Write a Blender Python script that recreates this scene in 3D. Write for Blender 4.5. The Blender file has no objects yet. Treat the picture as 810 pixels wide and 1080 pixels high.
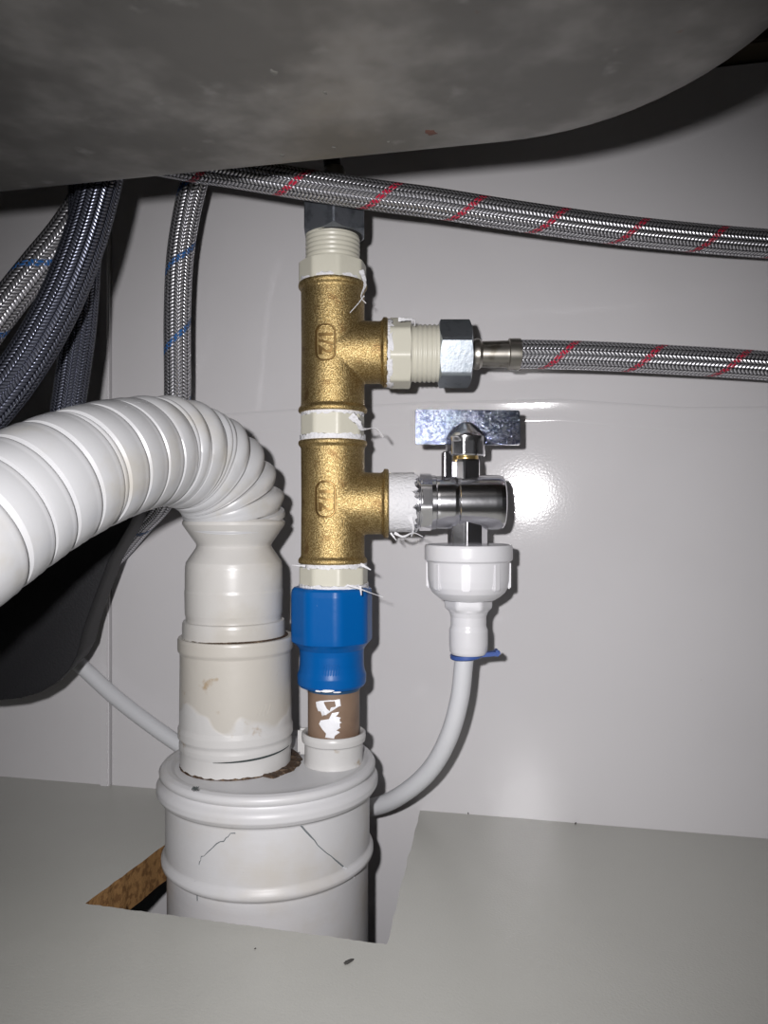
import bpy, bmesh, math, random
from mathutils import Vector, Matrix
random.seed(7)
PI = math.pi
C = bpy.context.scene.collection

# ------------------------------------------------------------ camera, light, world, exposure
W0, H0, FPX = 810, 1080, 810.0
YAW = math.radians(12.0)          # camera looks 12 degrees to the left of the wall's normal
CAMZ = 0.169                      # the cabinet floor is z = 0
WALL = 0.43                       # the back wall is the plane y = 0.43
cs, sn = math.cos(YAW), math.sin(YAW)
RIGHT = Vector((cs, sn, 0)); FWD = Vector((-sn, cs, 0)); UP = Vector((0, 0, 1))
CAM = Vector((0, 0, CAMZ))
cd = bpy.data.cameras.new('camera'); cam = bpy.data.objects.new('camera', cd); C.objects.link(cam)
cam.location = CAM; cam.rotation_euler = (PI/2, 0, YAW)
cd.sensor_fit = 'VERTICAL'; cd.sensor_height = 36; cd.lens = 36*FPX/H0
cd.clip_start = 0.005; cd.clip_end = 20
bpy.context.scene.camera = cam
ld = bpy.data.lights.new('phone_flash', 'SPOT'); lo = bpy.data.objects.new('phone_flash', ld); C.objects.link(lo)
ld.energy = 6.2; ld.shadow_soft_size = 0.0045; ld.spot_size = math.radians(97); ld.spot_blend = 1.0
ld.color = (1.0, 0.975, 0.985)
lo.location = CAM + RIGHT*-0.024 + UP*0.018; lo.rotation_euler = (PI/2-math.radians(8.5), 0, YAW-math.radians(2))
wd = bpy.data.worlds.new('dark_room'); bpy.context.scene.world = wd; wd.use_nodes = True
wd.node_tree.nodes['Background'].inputs[0].default_value = (0.9, 0.95, 1.0, 1)
wd.node_tree.nodes['Background'].inputs[1].default_value = 0.013
vs = bpy.context.scene.view_settings
vs.view_transform = 'Standard'; vs.look = 'None'; vs.gamma = 1; vs.use_curve_mapping = False; vs.exposure = 0.0

def at(px, py, d):
    """world point seen at pixel (px, py) at depth d in metres (measuring aid)"""
    return CAM + FWD*d + RIGHT*((px-405)/FPX*d) + UP*((540-py)/FPX*d)
def wall_at(px, py, off=0.0):
    k = (px-405)/FPX
    return at(px, py, (WALL-off)/(cs + k*sn))
def floor_at(px, py):
    return at(px, py, CAMZ*FPX/(py-540))
S = 0.37/FPX                      # metres per pixel at the depth of the brass column
XR = Matrix.Rotation(PI/2, 4, 'Y')      # local z -> x

# ------------------------------------------------------------ object helpers
WM = {}
def thing(name, label, cat, loc, group=None):
    o = bpy.data.objects.new(name, None); C.objects.link(o); o.empty_display_size = 0.01
    o.location = loc; o['label'] = label; o['category'] = cat
    if group: o['group'] = group
    WM[o.name] = Matrix.Translation(loc)
    return o
def link(name, me, mats, parent=None, smooth=35, kind=None, label=None):
    o = bpy.data.objects.new(name, me); C.objects.link(o)
    if not isinstance(mats, (list, tuple)): mats = [mats]
    for m in mats: me.materials.append(m)
    if parent is not None:
        pw = WM[parent.name]; me.transform(pw.inverted()); o.parent = parent; WM[o.name] = pw
    else: WM[o.name] = Matrix.Identity(4)
    if smooth:
        me.shade_smooth(); me.set_sharp_from_angle(angle=math.radians(smooth))
    if kind: o['kind'] = kind
    if label: o['label'] = label
    return o
def obj(name, bm, mats, parent=None, smooth=35, kind=None, label=None, normals=True):
    if normals: bmesh.ops.recalc_face_normals(bm, faces=bm.faces)
    me = bpy.data.meshes.new(name); bm.to_mesh(me); bm.free()
    return link(name, me, mats, parent, smooth, kind, label)
def rootmesh(o, label, cat, base=None, group=None):
    """one-mesh thing: origin moved to its base"""
    if base is not None:
        o.data.transform(Matrix.Translation(-Vector(base))); o.location = base; WM[o.name] = Matrix.Translation(base)
    o['label'] = label; o['category'] = cat
    if group: o['group'] = group
    return o

# ------------------------------------------------------------ shape helpers
def frame(p, axis='Z', yaw=YAW):
    """matrix: local z along the thing's axis; x-branches run parallel to RIGHT"""
    m = Matrix.Translation(p) @ Matrix.Rotation(yaw, 4, 'Z')
    if axis == 'X': m = m @ XR
    return m
def lathe(bm, prof, M, seg=64, fr=None, closed=False, mi=0):
    """prof: (r, z) pairs; fr(theta, r, z) -> r lets the section leave the circle"""
    if not closed:                      # support loops keep long walls evenly shaded
        q = [prof[0]]
        for (r0, z0), (r1, z1) in zip(prof, prof[1:]):
            l = math.hypot(r1-r0, z1-z0)
            if l > 0.0022:
                for t in (0.0005/l, 1-0.0005/l): q.append((r0+(r1-r0)*t, z0+(z1-z0)*t))
            q.append((r1, z1))
        prof = q
    rings = []
    for r, z in prof:
        ring = []
        for i in range(seg):
            a = 2*PI*i/seg
            rr = fr(a, r, z) if fr else r
            ring.append(bm.verts.new(M @ Vector((rr*math.cos(a), rr*math.sin(a), z))))
        rings.append(ring)
    n = len(rings)
    for j in range(n if closed else n-1):
        A, B = rings[j], rings[(j+1) % n]
        for i in range(seg):
            k = (i+1) % seg
            f = bm.faces.new((A[i], A[k], B[k], B[i])); f.material_index = mi
    if not closed:
        for ring, z in ((rings[0], 0), (rings[-1], 0)):
            f = bm.faces.new(ring); f.material_index = mi
    return bm
def polyr(n, rot=0.0, soft=0.0):
    """section radius of a regular n-gon with inradius r"""
    def fr(a, r, z):
        t = (a - rot) % (2*PI/n) - PI/n
        p = r/math.cos(t)
        return min(p, r/math.cos(PI/n)*(1-soft))
    return fr
def nut(bm, n, r_in, z0, z1, M, k0=0.5, k1=0.5, rot=0.0, bore=0.0, seg=96):
    """polygonal nut whose end edges are turned off to a cone (k = slope); flats' inradius r_in"""
    fr = polyr(n, rot, 0.012)
    def z_lo(r): return z0 + k0*max(0, r-r_in*0.985)
    def z_hi(r): return z1 - k1*max(0, r-r_in*0.985)
    rings = []
    spec = [('c', z0), ('lo',), ('hi',), ('c', z1)]
    for s in spec:
        ring = []
        for i in range(seg):
            a = 2*PI*i/seg; R = fr(a, r_in, 0)
            if s[0] == 'c': r, z = r_in*0.97, s[1]
            elif s[0] == 'lo': r, z = R, z_lo(R)
            else: r, z = R, z_hi(R)
            ring.append(bm.verts.new(M @ Vector((r*math.cos(a), r*math.sin(a), z))))
        rings.append(ring)
    if bore > 0:
        for zz in (z1, z0):
            rings.append([bm.verts.new(M @ Vector((bore*math.cos(2*PI*i/seg), bore*math.sin(2*PI*i/seg), zz))) for i in range(seg)])
    m = len(rings)
    for j in range(m if bore > 0 else m-1):
        A, B = rings[j], rings[(j+1) % m]
        for i in range(seg):
            k = (i+1) % seg; bm.faces.new((A[i], A[k], B[k], B[i]))
    if bore <= 0:
        bm.faces.new(rings[0]); bm.faces.new(rings[-1])
    return bm
def thread_prof(r, z0, z1, pitch, depth):
    n = max(2, round((z1-z0)/pitch)); out = [(r-depth, z0)]
    p = (z1-z0)/n
    for i in range(n):
        z = z0+i*p
        out += [(r-depth, z+0.10*p), (r, z+0.38*p), (r, z+0.62*p), (r-depth, z+0.90*p)]
    out.append((r-depth, z1))
    return out
def box(bm, a, b, M=Matrix.Identity(4), bev=0.0, mi=0):
    r = bmesh.ops.create_cube(bm, size=1.0)
    a, b = Vector(a), Vector(b)
    for v in r['verts']:
        v.co = Vector(((a.x+b.x)/2+v.co.x*(b.x-a.x), (a.y+b.y)/2+v.co.y*(b.y-a.y), (a.z+b.z)/2+v.co.z*(b.z-a.z)))
    vs_ = r['verts']
    if bev > 0:
        es = list({e for v in vs_ for e in v.link_edges})
        q = bmesh.ops.bevel(bm, geom=es, offset=bev, segments=2, affect='EDGES')
        vs_ = list({v for f in q['faces'] for v in f.verts} | {v for v in vs_ if v.is_valid})
        seen = set(vs_); st = list(vs_)
        while st:
            v = st.pop()
            for e in v.link_edges:
                w = e.other_vert(v)
                if w not in seen: seen.add(w); st.append(w)
        vs_ = list(seen)
    fs = {f for v in vs_ for f in v.link_faces}
    for f in fs: f.material_index = mi
    for v in vs_: v.co = M @ v.co
    return bm
def spline(pts, step=0.0015):
    P = [Vector(p) for p in pts]
    P = [2*P[0]-P[1]] + P + [2*P[-1]-P[-2]]
    out = []
    for i in range(1, len(P)-2):
        p0, p1, p2, p3 = P[i-1:i+3]
        n = max(4, int((p2-p1).length/step))
        # centripetal Catmull-Rom
        t0 = 0; t1 = t0+(p1-p0).length**.5; t2 = t1+(p2-p1).length**.5; t3 = t2+(p3-p2).length**.5
        for k in range(n):
            t = t1+(t2-t1)*k/n
            A1 = p0*((t1-t)/(t1-t0))+p1*((t-t0)/(t1-t0)); A2 = p1*((t2-t)/(t2-t1))+p2*((t-t1)/(t2-t1)); A3 = p2*((t3-t)/(t3-t2))+p3*((t-t2)/(t3-t2))
            B1 = A1*((t2-t)/(t2-t0))+A2*((t-t0)/(t2-t0)); B2 = A2*((t3-t)/(t3-t1))+A3*((t-t1)/(t3-t1))
            out.append(B1*((t2-t)/(t2-t1))+B2*((t-t1)/(t2-t1)))
    out.append(P[-2].copy())
    return out
def resample(path, arcs):
    L = [0.0]
    for a, b in zip(path, path[1:]): L.append(L[-1]+(b-a).length)
    out = []; j = 0
    for s in arcs:
        s = min(max(s, 0), L[-1])
        while j < len(L)-2 and L[j+1] < s: j += 1
        while j > 0 and L[j] > s: j -= 1
        t = (s-L[j])/max(1e-9, L[j+1]-L[j]); out.append(path[j].lerp(path[j+1], t))
    return out, L[-1]
def tube_mesh(name, path, rad, seg=24, caps=True, rfun=None):
    """swept tube with UVs: u = length / circumference, v = turn"""
    n = len(path); rads = rad if isinstance(rad, (list, tuple)) else [rad]*n
    tan = [(path[min(i+1, n-1)]-path[max(i-1, 0)]).normalized() for i in range(n)]
    nrm = tan[0].orthogonal().normalized()
    ref = Vector((0, 1, 0)); nrm = (ref-tan[0]*ref.dot(tan[0]))
    nrm = nrm.normalized() if nrm.length > 0.1 else tan[0].orthogonal().normalized()
    V = []; U = []; s = 0; r0 = sum(rads)/n
    for i in range(n):
        if i: s += (path[i]-path[i-1]).length; nrm = (nrm-tan[i]*nrm.dot(tan[i])).normalized()
        bn = tan[i].cross(nrm)
        for k in range(seg):
            a = 2*PI*k/seg; dv = nrm*math.cos(a)+bn*math.sin(a); V.append(path[i]+dv*(rfun(i, dv) if rfun else rads[i]))
        U.append(s/(2*PI*r0))
    F = []; UV = []
    for i in range(n-1):
        for k in range(seg):
            k2 = (k+1) % seg
            F.append((i*seg+k, i*seg+k2, (i+1)*seg+k2, (i+1)*seg+k))
            UV += [(U[i], k/seg), (U[i], (k+1)/seg), (U[i+1], (k+1)/seg), (U[i+1], k/seg)]
    if caps:
        F.append(tuple(range(seg))[::-1]); F.append(tuple((n-1)*seg+k for k in range(seg)))
        UV += [(0, 0)]*seg*2
    me = bpy.data.meshes.new(name); me.from_pydata([tuple(v) for v in V], [], F)
    uv = me.uv_layers.new(name='UVMap')
    uv.data.foreach_set('uv', [c for p in UV for c in p]); me.update()
    return me
def tube(name, pts, rad, mat, parent=None, seg=24, step=0.0015, label=None, kind=None):
    return link(name, tube_mesh(name, spline(pts, step), rad, seg), mat, parent, 50, kind, label)

# ------------------------------------------------------------ materials
def newmat(name):
    m = bpy.data.materials.new(name); m.use_nodes = True
    nt = m.node_tree; b = nt.nodes['Principled BSDF']
    return m, nt, b
def N(nt, t, **kw):
    n = nt.nodes.new(t)
    for k, v in kw.items():
        if isinstance(k, str) and hasattr(n, k): setattr(n, k, v)
    return n
def math_(nt, op, a, b=None, c=None, clamp=False):
    n = nt.nodes.new('ShaderNodeMath'); n.operation = op; n.use_clamp = clamp
    for i, x in enumerate((a, b, c)):
        if x is None: continue
        if isinstance(x, (int, float)): n.inputs[i].default_value = x
        else: nt.links.new(x, n.inputs[i])
    return n.outputs[0]
def mixc(nt, fac, a, b):
    n = nt.nodes.new('ShaderNodeMix'); n.data_type = 'RGBA'
    if isinstance(fac, (int, float)): n.inputs['Factor'].default_value = fac
    else: nt.links.new(fac, n.inputs['Factor'])
    for s, x in (('A', a), ('B', b)):
        q = [i for i in n.inputs if i.name == s and i.type == 'RGBA'][0]
        if isinstance(x, (tuple, list)): q.default_value = (*x[:3], 1)
        else: nt.links.new(x, q)
    return [o for o in n.outputs if o.type == 'RGBA'][0]
def noise(nt, scale, detail=3, rough=0.55, vec=None, dist=0.0):
    n = nt.nodes.new('ShaderNodeTexNoise'); n.inputs['Scale'].default_value = scale
    n.inputs['Detail'].default_value = detail; n.inputs['Roughness'].default_value = rough; n.inputs['Distortion'].default_value = dist
    if vec is None:
        tc = nt.nodes.new('ShaderNodeTexCoord'); vec = tc.outputs['Object']
    nt.links.new(vec, n.inputs['Vector'])
    return n.outputs['Fac']
def ramp(nt, fac, lo, hi):
    n = nt.nodes.new('ShaderNodeMapRange'); n.inputs['From Min'].default_value = lo; n.inputs['From Max'].default_value = hi
    n.interpolation_type = 'SMOOTHSTEP'; nt.links.new(fac, n.inputs['Value'])
    return n.outputs['Result']
def bump(nt, b, h, strength=0.3, dist=0.001):
    n = nt.nodes.new('ShaderNodeBump'); n.inputs['Strength'].default_value = strength; n.inputs['Distance'].default_value = dist
    nt.links.new(h, n.inputs['Height']); nt.links.new(n.outputs[0], b.inputs['Normal'])
def simple(name, col, rough=0.5, metal=0.0, nscale=None, ncol=None, nlo=0.5, nhi=0.7, bscale=None, bstr=0.2, bdist=0.0005, spec=0.5, rvar=0.0, sss=0.0, coat=0.0, extra=None):
    m, nt, b = newmat(name)
    b.inputs['Base Color'].default_value = (*col, 1); b.inputs['Roughness'].default_value = rough
    b.inputs['Metallic'].default_value = metal; b.inputs['Specular IOR Level'].default_value = spec
    if coat: b.inputs['Coat Weight'].default_value = coat; b.inputs['Coat Roughness'].default_value = 0.1
    c = None
    if nscale:
        c = mixc(nt, ramp(nt, noise(nt, nscale, 5), nlo, nhi), col, ncol)
    if extra:
        for (sc, cc, lo, hi) in extra:
            c = mixc(nt, ramp(nt, noise(nt, sc, 5, 0.6), lo, hi), c if c else col, cc)
    if c: nt.links.new(c, b.inputs['Base Color'])
    if rvar:
        r = math_(nt, 'MULTIPLY_ADD', noise(nt, 60, 4), rvar*2, rough-rvar); nt.links.new(r, b.inputs['Roughness'])
    if bscale: bump(nt, b, noise(nt, bscale, 3), bstr, bdist)
    return m

def wall_material(name, col, rough, bs, bstr, spec=0.5):
    m, nt, b = newmat(name)
    c = mixc(nt, ramp(nt, noise(nt, 9, 4), 0.4, 0.7), col, tuple(x*0.965 for x in col))
    c = mixc(nt, ramp(nt, noise(nt, 170, 2), 0.79, 0.83), c, tuple(x*0.62 for x in col))
    nt.links.new(c, b.inputs['Base Color']); b.inputs['Roughness'].default_value = rough
    b.inputs['Specular IOR Level'].default_value = spec
    h = math_(nt, 'ADD', noise(nt, bs, 2), math_(nt, 'MULTIPLY', noise(nt, 22, 2), 6.0))
    bump(nt, b, h, bstr, 0.0003)
    return m
M_wall = wall_material('white_laminate', (0.60, 0.59, 0.60), 0.085, 800, 0.09)
M_floor = wall_material('grey_white_laminate', (0.49, 0.49, 0.455), 0.30, 900, 0.35, 0.4)
M_chip = simple('chipboard', (0.30, 0.17, 0.07), 0.9, nscale=300, ncol=(0.18, 0.095, 0.04), nlo=0.45, nhi=0.6, bscale=900, bstr=0.8, spec=0.1,
                extra=[(60, (0.03, 0.015, 0.008), 0.60, 0.70)])
M_wood = simple('raw_timber', (0.06, 0.045, 0.025), 0.85, nscale=60, ncol=(0.05, 0.035, 0.02), bscale=300)
def sink_material():
    m, nt, b = newmat('dull_stainless_steel')
    c = mixc(nt, ramp(nt, noise(nt, 26, 4, 0.55), 0.42, 0.70), (0.175, 0.17, 0.16), (0.31, 0.30, 0.285))
    c = mixc(nt, math_(nt, 'MULTIPLY', ramp(nt, noise(nt, 75, 3, 0.5), 0.62, 0.78), 0.7), c, (0.34, 0.335, 0.32))
    c = mixc(nt, ramp(nt, noise(nt, 45, 2), 0.745, 0.775), c, (0.20, 0.09, 0.05))
    nt.links.new(c, b.inputs['Base Color']); b.inputs['Metallic'].default_value = 0.75
    r = math_(nt, 'MULTIPLY_ADD', noise(nt, 30, 4), 0.25, 0.42); nt.links.new(r, b.inputs['Roughness'])
    bump(nt, b, noise(nt, 32, 3), 0.35, 0.004)
    return m
M_sink = sink_material()
def brass_material(bstr=0.6):
    m, nt, b = newmat('cast_brass')
    f = noise(nt, 1700, 3, 0.6)
    c = mixc(nt, ramp(nt, f, 0.42, 0.62), (0.27, 0.185, 0.07), (0.55, 0.42, 0.20))
    c = mixc(nt, ramp(nt, noise(nt, 130, 4), 0.56, 0.74), c, (0.22, 0.13, 0.05))
    nt.links.new(c, b.inputs['Base Color']); b.inputs['Metallic'].default_value = 0.88; b.inputs['Roughness'].default_value = 0.42
    bump(nt, b, f, bstr, 0.0005)
    return m
M_brass = brass_material(); M_mark = simple('relief_shade_brass', (0.20, 0.125, 0.045), 0.45, 0.8)  # mark colour darkened to stand in for shade along the raised edges
M_brass2 = simple('machined_brass', (0.62, 0.45, 0.18), 0.28, 0.95)
M_cream = simple('cream_plastic', (0.55, 0.535, 0.45), 0.38, bscale=500, bstr=0.1)
M_tape = simple('ptfe_tape', (0.68, 0.68, 0.70), 0.6, bscale=700, bstr=0.9, bdist=0.0008)
M_zinc = simple('zinc_plated_steel', (0.40, 0.44, 0.48), 0.38, 0.92, nscale=260, ncol=(0.30, 0.34, 0.38), bscale=500, bstr=0.12)
M_dzinc = simple('darkened_zinc', (0.24, 0.26, 0.29), 0.42, 0.85, nscale=160, ncol=(0.15, 0.165, 0.19), bscale=400, bstr=0.4)
M_steel = simple('crimped_steel', (0.42, 0.40, 0.36), 0.32, 0.95, nscale=120, ncol=(0.24, 0.22, 0.18))
M_chrome = simple('chrome', (0.85, 0.85, 0.88), 0.17, 1.0, bscale=90, bstr=0.15, bdist=0.0006)
def pitted():
    m, nt, b = newmat('pitted_chrome')
    b.inputs['Base Color'].default_value = (0.62, 0.67, 0.80, 1); b.inputs['Metallic'].default_value = 1
    b.inputs['Roughness'].default_value = 0.10
    c = mixc(nt, ramp(nt, noise(nt, 650, 4, 0.75), 0.46, 0.54), (0.14, 0.17, 0.32), (0.72, 0.78, 0.92))
    nt.links.new(c, b.inputs['Base Color'])
    bump(nt, b, noise(nt, 800, 4, 0.7), 0.8, 0.00030)
    return m
M_pit = pitted()
M_blue = simple('blue_paint', (0.0, 0.088, 0.315), 0.36, spec=0.22, bscale=350, bstr=0.12, rvar=0.04, extra=[(500, (0.30, 0.42, 0.62), 0.74, 0.80)])
M_bluep = simple('blue_plastic', (0.05, 0.10, 0.32), 0.4)
M_whitep = simple('white_plastic', (0.66, 0.66, 0.68), 0.28, bscale=90, bstr=0.08)
M_tube = simple('white_tubing', (0.60, 0.61, 0.63), 0.35)
M_black = simple('black_plastic', (0.012, 0.012, 0.014), 0.6, spec=0.3, nscale=250, ncol=(0.06, 0.06, 0.06), nlo=0.70, nhi=0.85, bscale=800, bstr=0.3)
M_rust = simple('rust', (0.09, 0.038, 0.027), 0.7)
M_lime = simple('lime_scale', (0.13, 0.127, 0.115), 0.6)
M_rubber = simple('black_rubber', (0.02, 0.02, 0.02), 0.6)
M_grime = simple('brown_grime', (0.055, 0.03, 0.015), 0.6, nscale=350, ncol=(0.20, 0.14, 0.09), bscale=500, bstr=1.0, bdist=0.002)
M_ink = simple('dark_ink', (0.03, 0.04, 0.04), 0.8)
M_corr = simple('corrugated_white_plastic', (0.46, 0.465, 0.475), 0.34, nscale=35, ncol=(0.42, 0.405, 0.37), nlo=0.52, nhi=0.75, bscale=240, bstr=0.1,
                extra=[(160, (0.30, 0.17, 0.08), 0.755, 0.80)])
M_pvc = simple('white_pvc', (0.51, 0.50, 0.48), 0.30, nscale=28, ncol=(0.46, 0.44, 0.40), nlo=0.45, nhi=0.7, bscale=200, bstr=0.1,
               extra=[(190, (0.16, 0.09, 0.05), 0.765, 0.80)])
def socket_material():
    m, nt, b = newmat('ivory_pvc_with_white_paint')
    tc = nt.nodes.new('ShaderNodeTexCoord'); sp = nt.nodes.new('ShaderNodeSeparateXYZ'); nt.links.new(tc.outputs['Object'], sp.inputs[0])
    wav = math_(nt, 'MULTIPLY', math_(nt, 'SUBTRACT', noise(nt, 30, 2), 0.5), 0.05)
    edge = math_(nt, 'ADD', sp.outputs['Z'], wav)                  # height in metres above the socket's foot
    f = ramp(nt, math_(nt, 'MULTIPLY', edge, -1.0), -0.026, -0.0235)
    c = mixc(nt, f, (0.47, 0.448, 0.405), (0.53, 0.525, 0.515))
    c = mixc(nt, ramp(nt, noise(nt, 95, 5), 0.63, 0.76), c, (0.34, 0.26, 0.17))
    nt.links.new(c, b.inputs['Base Color']); b.inputs['Roughness'].default_value = 0.36
    bump(nt, b, math_(nt, 'ADD', f, math_(nt, 'MULTIPLY', noise(nt, 160, 3), 0.6)), 0.35, 0.0006)
    return m
M_socket = socket_material()
def cap_material():
    m, nt, b = newmat('painted_drain_pipe')
    c = mixc(nt, ramp(nt, noise(nt, 24, 5), 0.48, 0.72), (0.54, 0.54, 0.55), (0.50, 0.48, 0.45))
    c = mixc(nt, ramp(nt, noise(nt, 110, 6, 0.7), 0.70, 0.76), c, (0.20, 0.19, 0.17))
    nt.links.new(c, b.inputs['Base Color']); b.inputs['Roughness'].default_value = 0.42
    tc = nt.nodes.new('ShaderNodeTexCoord'); mp = nt.nodes.new('ShaderNodeMapping'); mp.inputs['Scale'].default_value = (1, 1, 8)
    nt.links.new(tc.outputs['Object'], mp.inputs[0])
    h = math_(nt, 'ADD', noise(nt, 60, 4, vec=mp.outputs[0]), math_(nt, 'MULTIPLY', noise(nt, 300, 3), 0.5))
    bump(nt, b, h, 0.14, 0.0006)
    return m
M_cap = cap_material()
def brownpipe_material():
    m, nt, b = newmat('brown_pipe_with_paint_dabs')
    c = mixc(nt, ramp(nt, noise(nt, 70, 4), 0.4, 0.7), (0.215, 0.145, 0.10), (0.17, 0.11, 0.075))
    nt.links.new(c, b.inputs['Base Color']); b.inputs['Roughness'].default_value = 0.5
    return m
M_brown = brownpipe_material()
M_dab = simple('white_paint', (0.80, 0.81, 0.84), 0.4, bscale=400, bstr=0.6)

def braid_material(name, light, dark, stripe=None, NR=17, K=24, pitch=0.93, sgn=1.0, gap=0.0, phase=0.0):
    m, nt, b = newmat(name)
    uv = nt.nodes.new('ShaderNodeUVMap'); sp = nt.nodes.new('ShaderNodeSeparateXYZ'); nt.links.new(uv.outputs[0], sp.inputs[0])
    u, v = sp.outputs['X'], sp.outputs['Y']
    vr = math_(nt, 'MULTIPLY', v, NR); row = math_(nt, 'FLOOR', vr); fv = math_(nt, 'FRACT', vr)
    par = math_(nt, 'MULTIPLY_ADD', math_(nt, 'MODULO', row, 2), 2, -1)
    t = math_(nt, 'FRACT', math_(nt, 'ADD', math_(nt, 'MULTIPLY', u, K), math_(nt, 'MULTIPLY', math_(nt, 'MULTIPLY', fv, par), 0.9)))
    tri = math_(nt, 'SUBTRACT', 1.0, math_(nt, 'ABSOLUTE', math_(nt, 'MULTIPLY_ADD', t, 2, -1)))
    h = math_(nt, 'MULTIPLY', tri, math_(nt, 'SINE', math_(nt, 'MULTIPLY', fv, PI)))
    f = ramp(nt, h, 0.06, 0.34)
    col = mixc(nt, f, dark, light)
    if stripe:
        q = math_(nt, 'FRACT', math_(nt, 'ADD', math_(nt, 'ADD', math_(nt, 'MULTIPLY', u, 1.0/pitch), math_(nt, 'MULTIPLY', v, sgn)), phase))
        q = math_(nt, 'ADD', q, math_(nt, 'MULTIPLY', math_(nt, 'SUBTRACT', tri, 0.5), 0.03))
        s = math_(nt, 'LESS_THAN', q, 0.095)
        s = math_(nt, 'MULTIPLY', s, ramp(nt, h, 0.05, 0.35))
        col = mixc(nt, s, col, stripe)
        nt.links.new(math_(nt, 'MULTIPLY_ADD', s, -0.85, 0.85), b.inputs['Metallic'])
    else: b.inputs['Metallic'].default_value = 0.8
    nt.links.new(col, b.inputs['Base Color']); b.inputs['Roughness'].default_value = 0.33
    bump(nt, b, h, 0.8, 0.0006)
    return m
STEEL = (0.80, 0.80, 0.84); GAP = (0.10, 0.10, 0.11)
M_red = braid_material('steel_braid_red_tracer', STEEL, GAP, (0.50, 0.015, 0.05))
M_bluebr = braid_material('steel_braid_blue_tracer', STEEL, GAP, (0.02, 0.12, 0.36), sgn=-1.0)
M_darkbr = braid_material('grey_nylon_braid', (0.22, 0.235, 0.30), (0.018, 0.02, 0.032), None, NR=21, K=34)

# ------------------------------------------------------------ the cabinet
xs = wall_at(117, 600).x
def slab(name, a, b, mat, parent=None, bev=0.0, kind='structure'):
    bm = bmesh.new(); box(bm, a, b, bev=bev)
    return obj(name, bm, mat, parent, smooth=30, kind=kind)
wb = slab('wall_back', (xs+0.0008, WALL, -0.30), (0.55, WALL+0.016, 0.402), M_wall)
slab('wall_side', (-0.75, WALL-0.0006, -0.30), (xs-0.0045, WALL+0.016, 0.402), M_wall)
# slightly proud joint strip between the two wall panels
bm = bmesh.new(); box(bm, (xs-0.0065, WALL-0.0026, -0.30), (xs-0.0002, WALL+0.008, 0.402), bev=0.0009)
obj('trim_1', bm, M_wall, smooth=60, kind='structure')
# shallow moulded crease running across the back panel
bm = bmesh.new()
zc = [(xs+0.004, wall_at(118, 452).z), (-0.09, wall_at(330, 440).z), (0.02, wall_at(440, 435).z), (0.10, wall_at(590, 432).z), (0.2, wall_at(700, 437).z), (0.54, wall_at(810, 436).z-0.01)]
zc[1] = (wall_at(330, 438).x, wall_at(330, 438).z); zc[2] = (wall_at(450, 432).x, wall_at(450, 432).z)
zc[3] = (wall_at(590, 429).x, wall_at(590, 429).z); zc[4] = (wall_at(720, 438).x, wall_at(720, 438).z)
prof = [(-0.0095, 0.0006), (-0.0085, -0.00003), (-0.0070, -0.00010), (-0.0060, -0.00008), (0.001, -0.00008), (0.0022, -0.00032), (0.0030, -0.00034), (0.0044, -0.00003), (0.0055, 0.0006)]
prev = None
for x, z in zc:
    cur = [bm.verts.new((x, WALL+dy, z+dz)) for dz, dy in prof]
    if prev:
        for i in range(len(cur)-1): bm.faces.new((prev[i], prev[i+1], cur[i+1], cur[i]))
        bm.faces.new((prev[-1], prev[0], cur[0], cur[-1]))
    prev = cur
o = obj('trim_2', bm, M_wall, smooth=80, kind='structure')
slab('trim_3', (-0.75, WALL-0.016, 0.404), (0.55, WALL+0.02, 0.450), M_wood, bev=0.001)
slab('ceiling', (-0.75, -0.30, 0.452), (0.55, WALL+0.02, 0.480), M_wood)

slab('wall_left', (-0.766, -0.30, -0.30), (-0.75, WALL+0.016, 0.45), M_wall)
slab('wall_right', (0.55, -0.30, -0.30), (0.566, WALL+0.016, 0.45), M_wall)
# floor board with the sawn opening
fl = []
A = floor_at(90, 953); B = Vector((0, 0, 0)) + wall_at(245, 834); D = wall_at(443, 857); E_ = floor_at(408, 996)
def sawn(p, q, n, amp):
    out = []
    for i in range(n):
        t = i/n; r = p.lerp(q, t); nn = Vector((-(q-p).y, (q-p).x, 0)).normalized()
        out.append(r+nn*(random.uniform(-amp, amp) if i else 0))
    return out
yb = WALL-0.0002
out2 = [Vector((-0.75, -0.12, 0)), Vector((-0.75, yb, 0))]
out2 += sawn(Vector((B.x, yb, 0)), Vector((A.x, A.y, 0)), 26, 0.0003)
out2 += sawn(Vector((A.x, A.y, 0)), Vector((E_.x, E_.y, 0)), 60, 0.00035)
out2 += sawn(Vector((E_.x, E_.y, 0)), Vector((D.x, yb, 0)), 26, 0.0004)
out2 += [Vector((D.x, yb, 0)), Vector((0.55, yb, 0)), Vector((0.55, -0.12, 0))]
bm = bmesh.new()
T = 0.0185
top = [bm.verts.new((p.x, p.y, 0)) for p in out2]; bot = [bm.verts.new((p.x, p.y, -T)) for p in out2]
ft = bm.faces.new(top)
for i in range(len(top)):
    j = (i+1) % len(top); f = bm.faces.new((top[i], bot[i], bot[j], top[j])); f.material_index = 1
tri = bmesh.ops.triangulate(bm, faces=[ft])['faces']
low = dict(zip(top, bot))
for f in tri: bm.faces.new([low[v] for v in reversed(f.verts)])
obj('floor', bm, [M_floor, M_chip], smooth=0, kind='structure')
# wooden base rail and plinth ground below the opening
bmg = bmesh.new(); box(bmg, (-0.75, -0.12, -0.31), (0.55, WALL+0.016, -0.30))
obj('floor_lower', bmg, M_wall, kind='structure')

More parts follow.
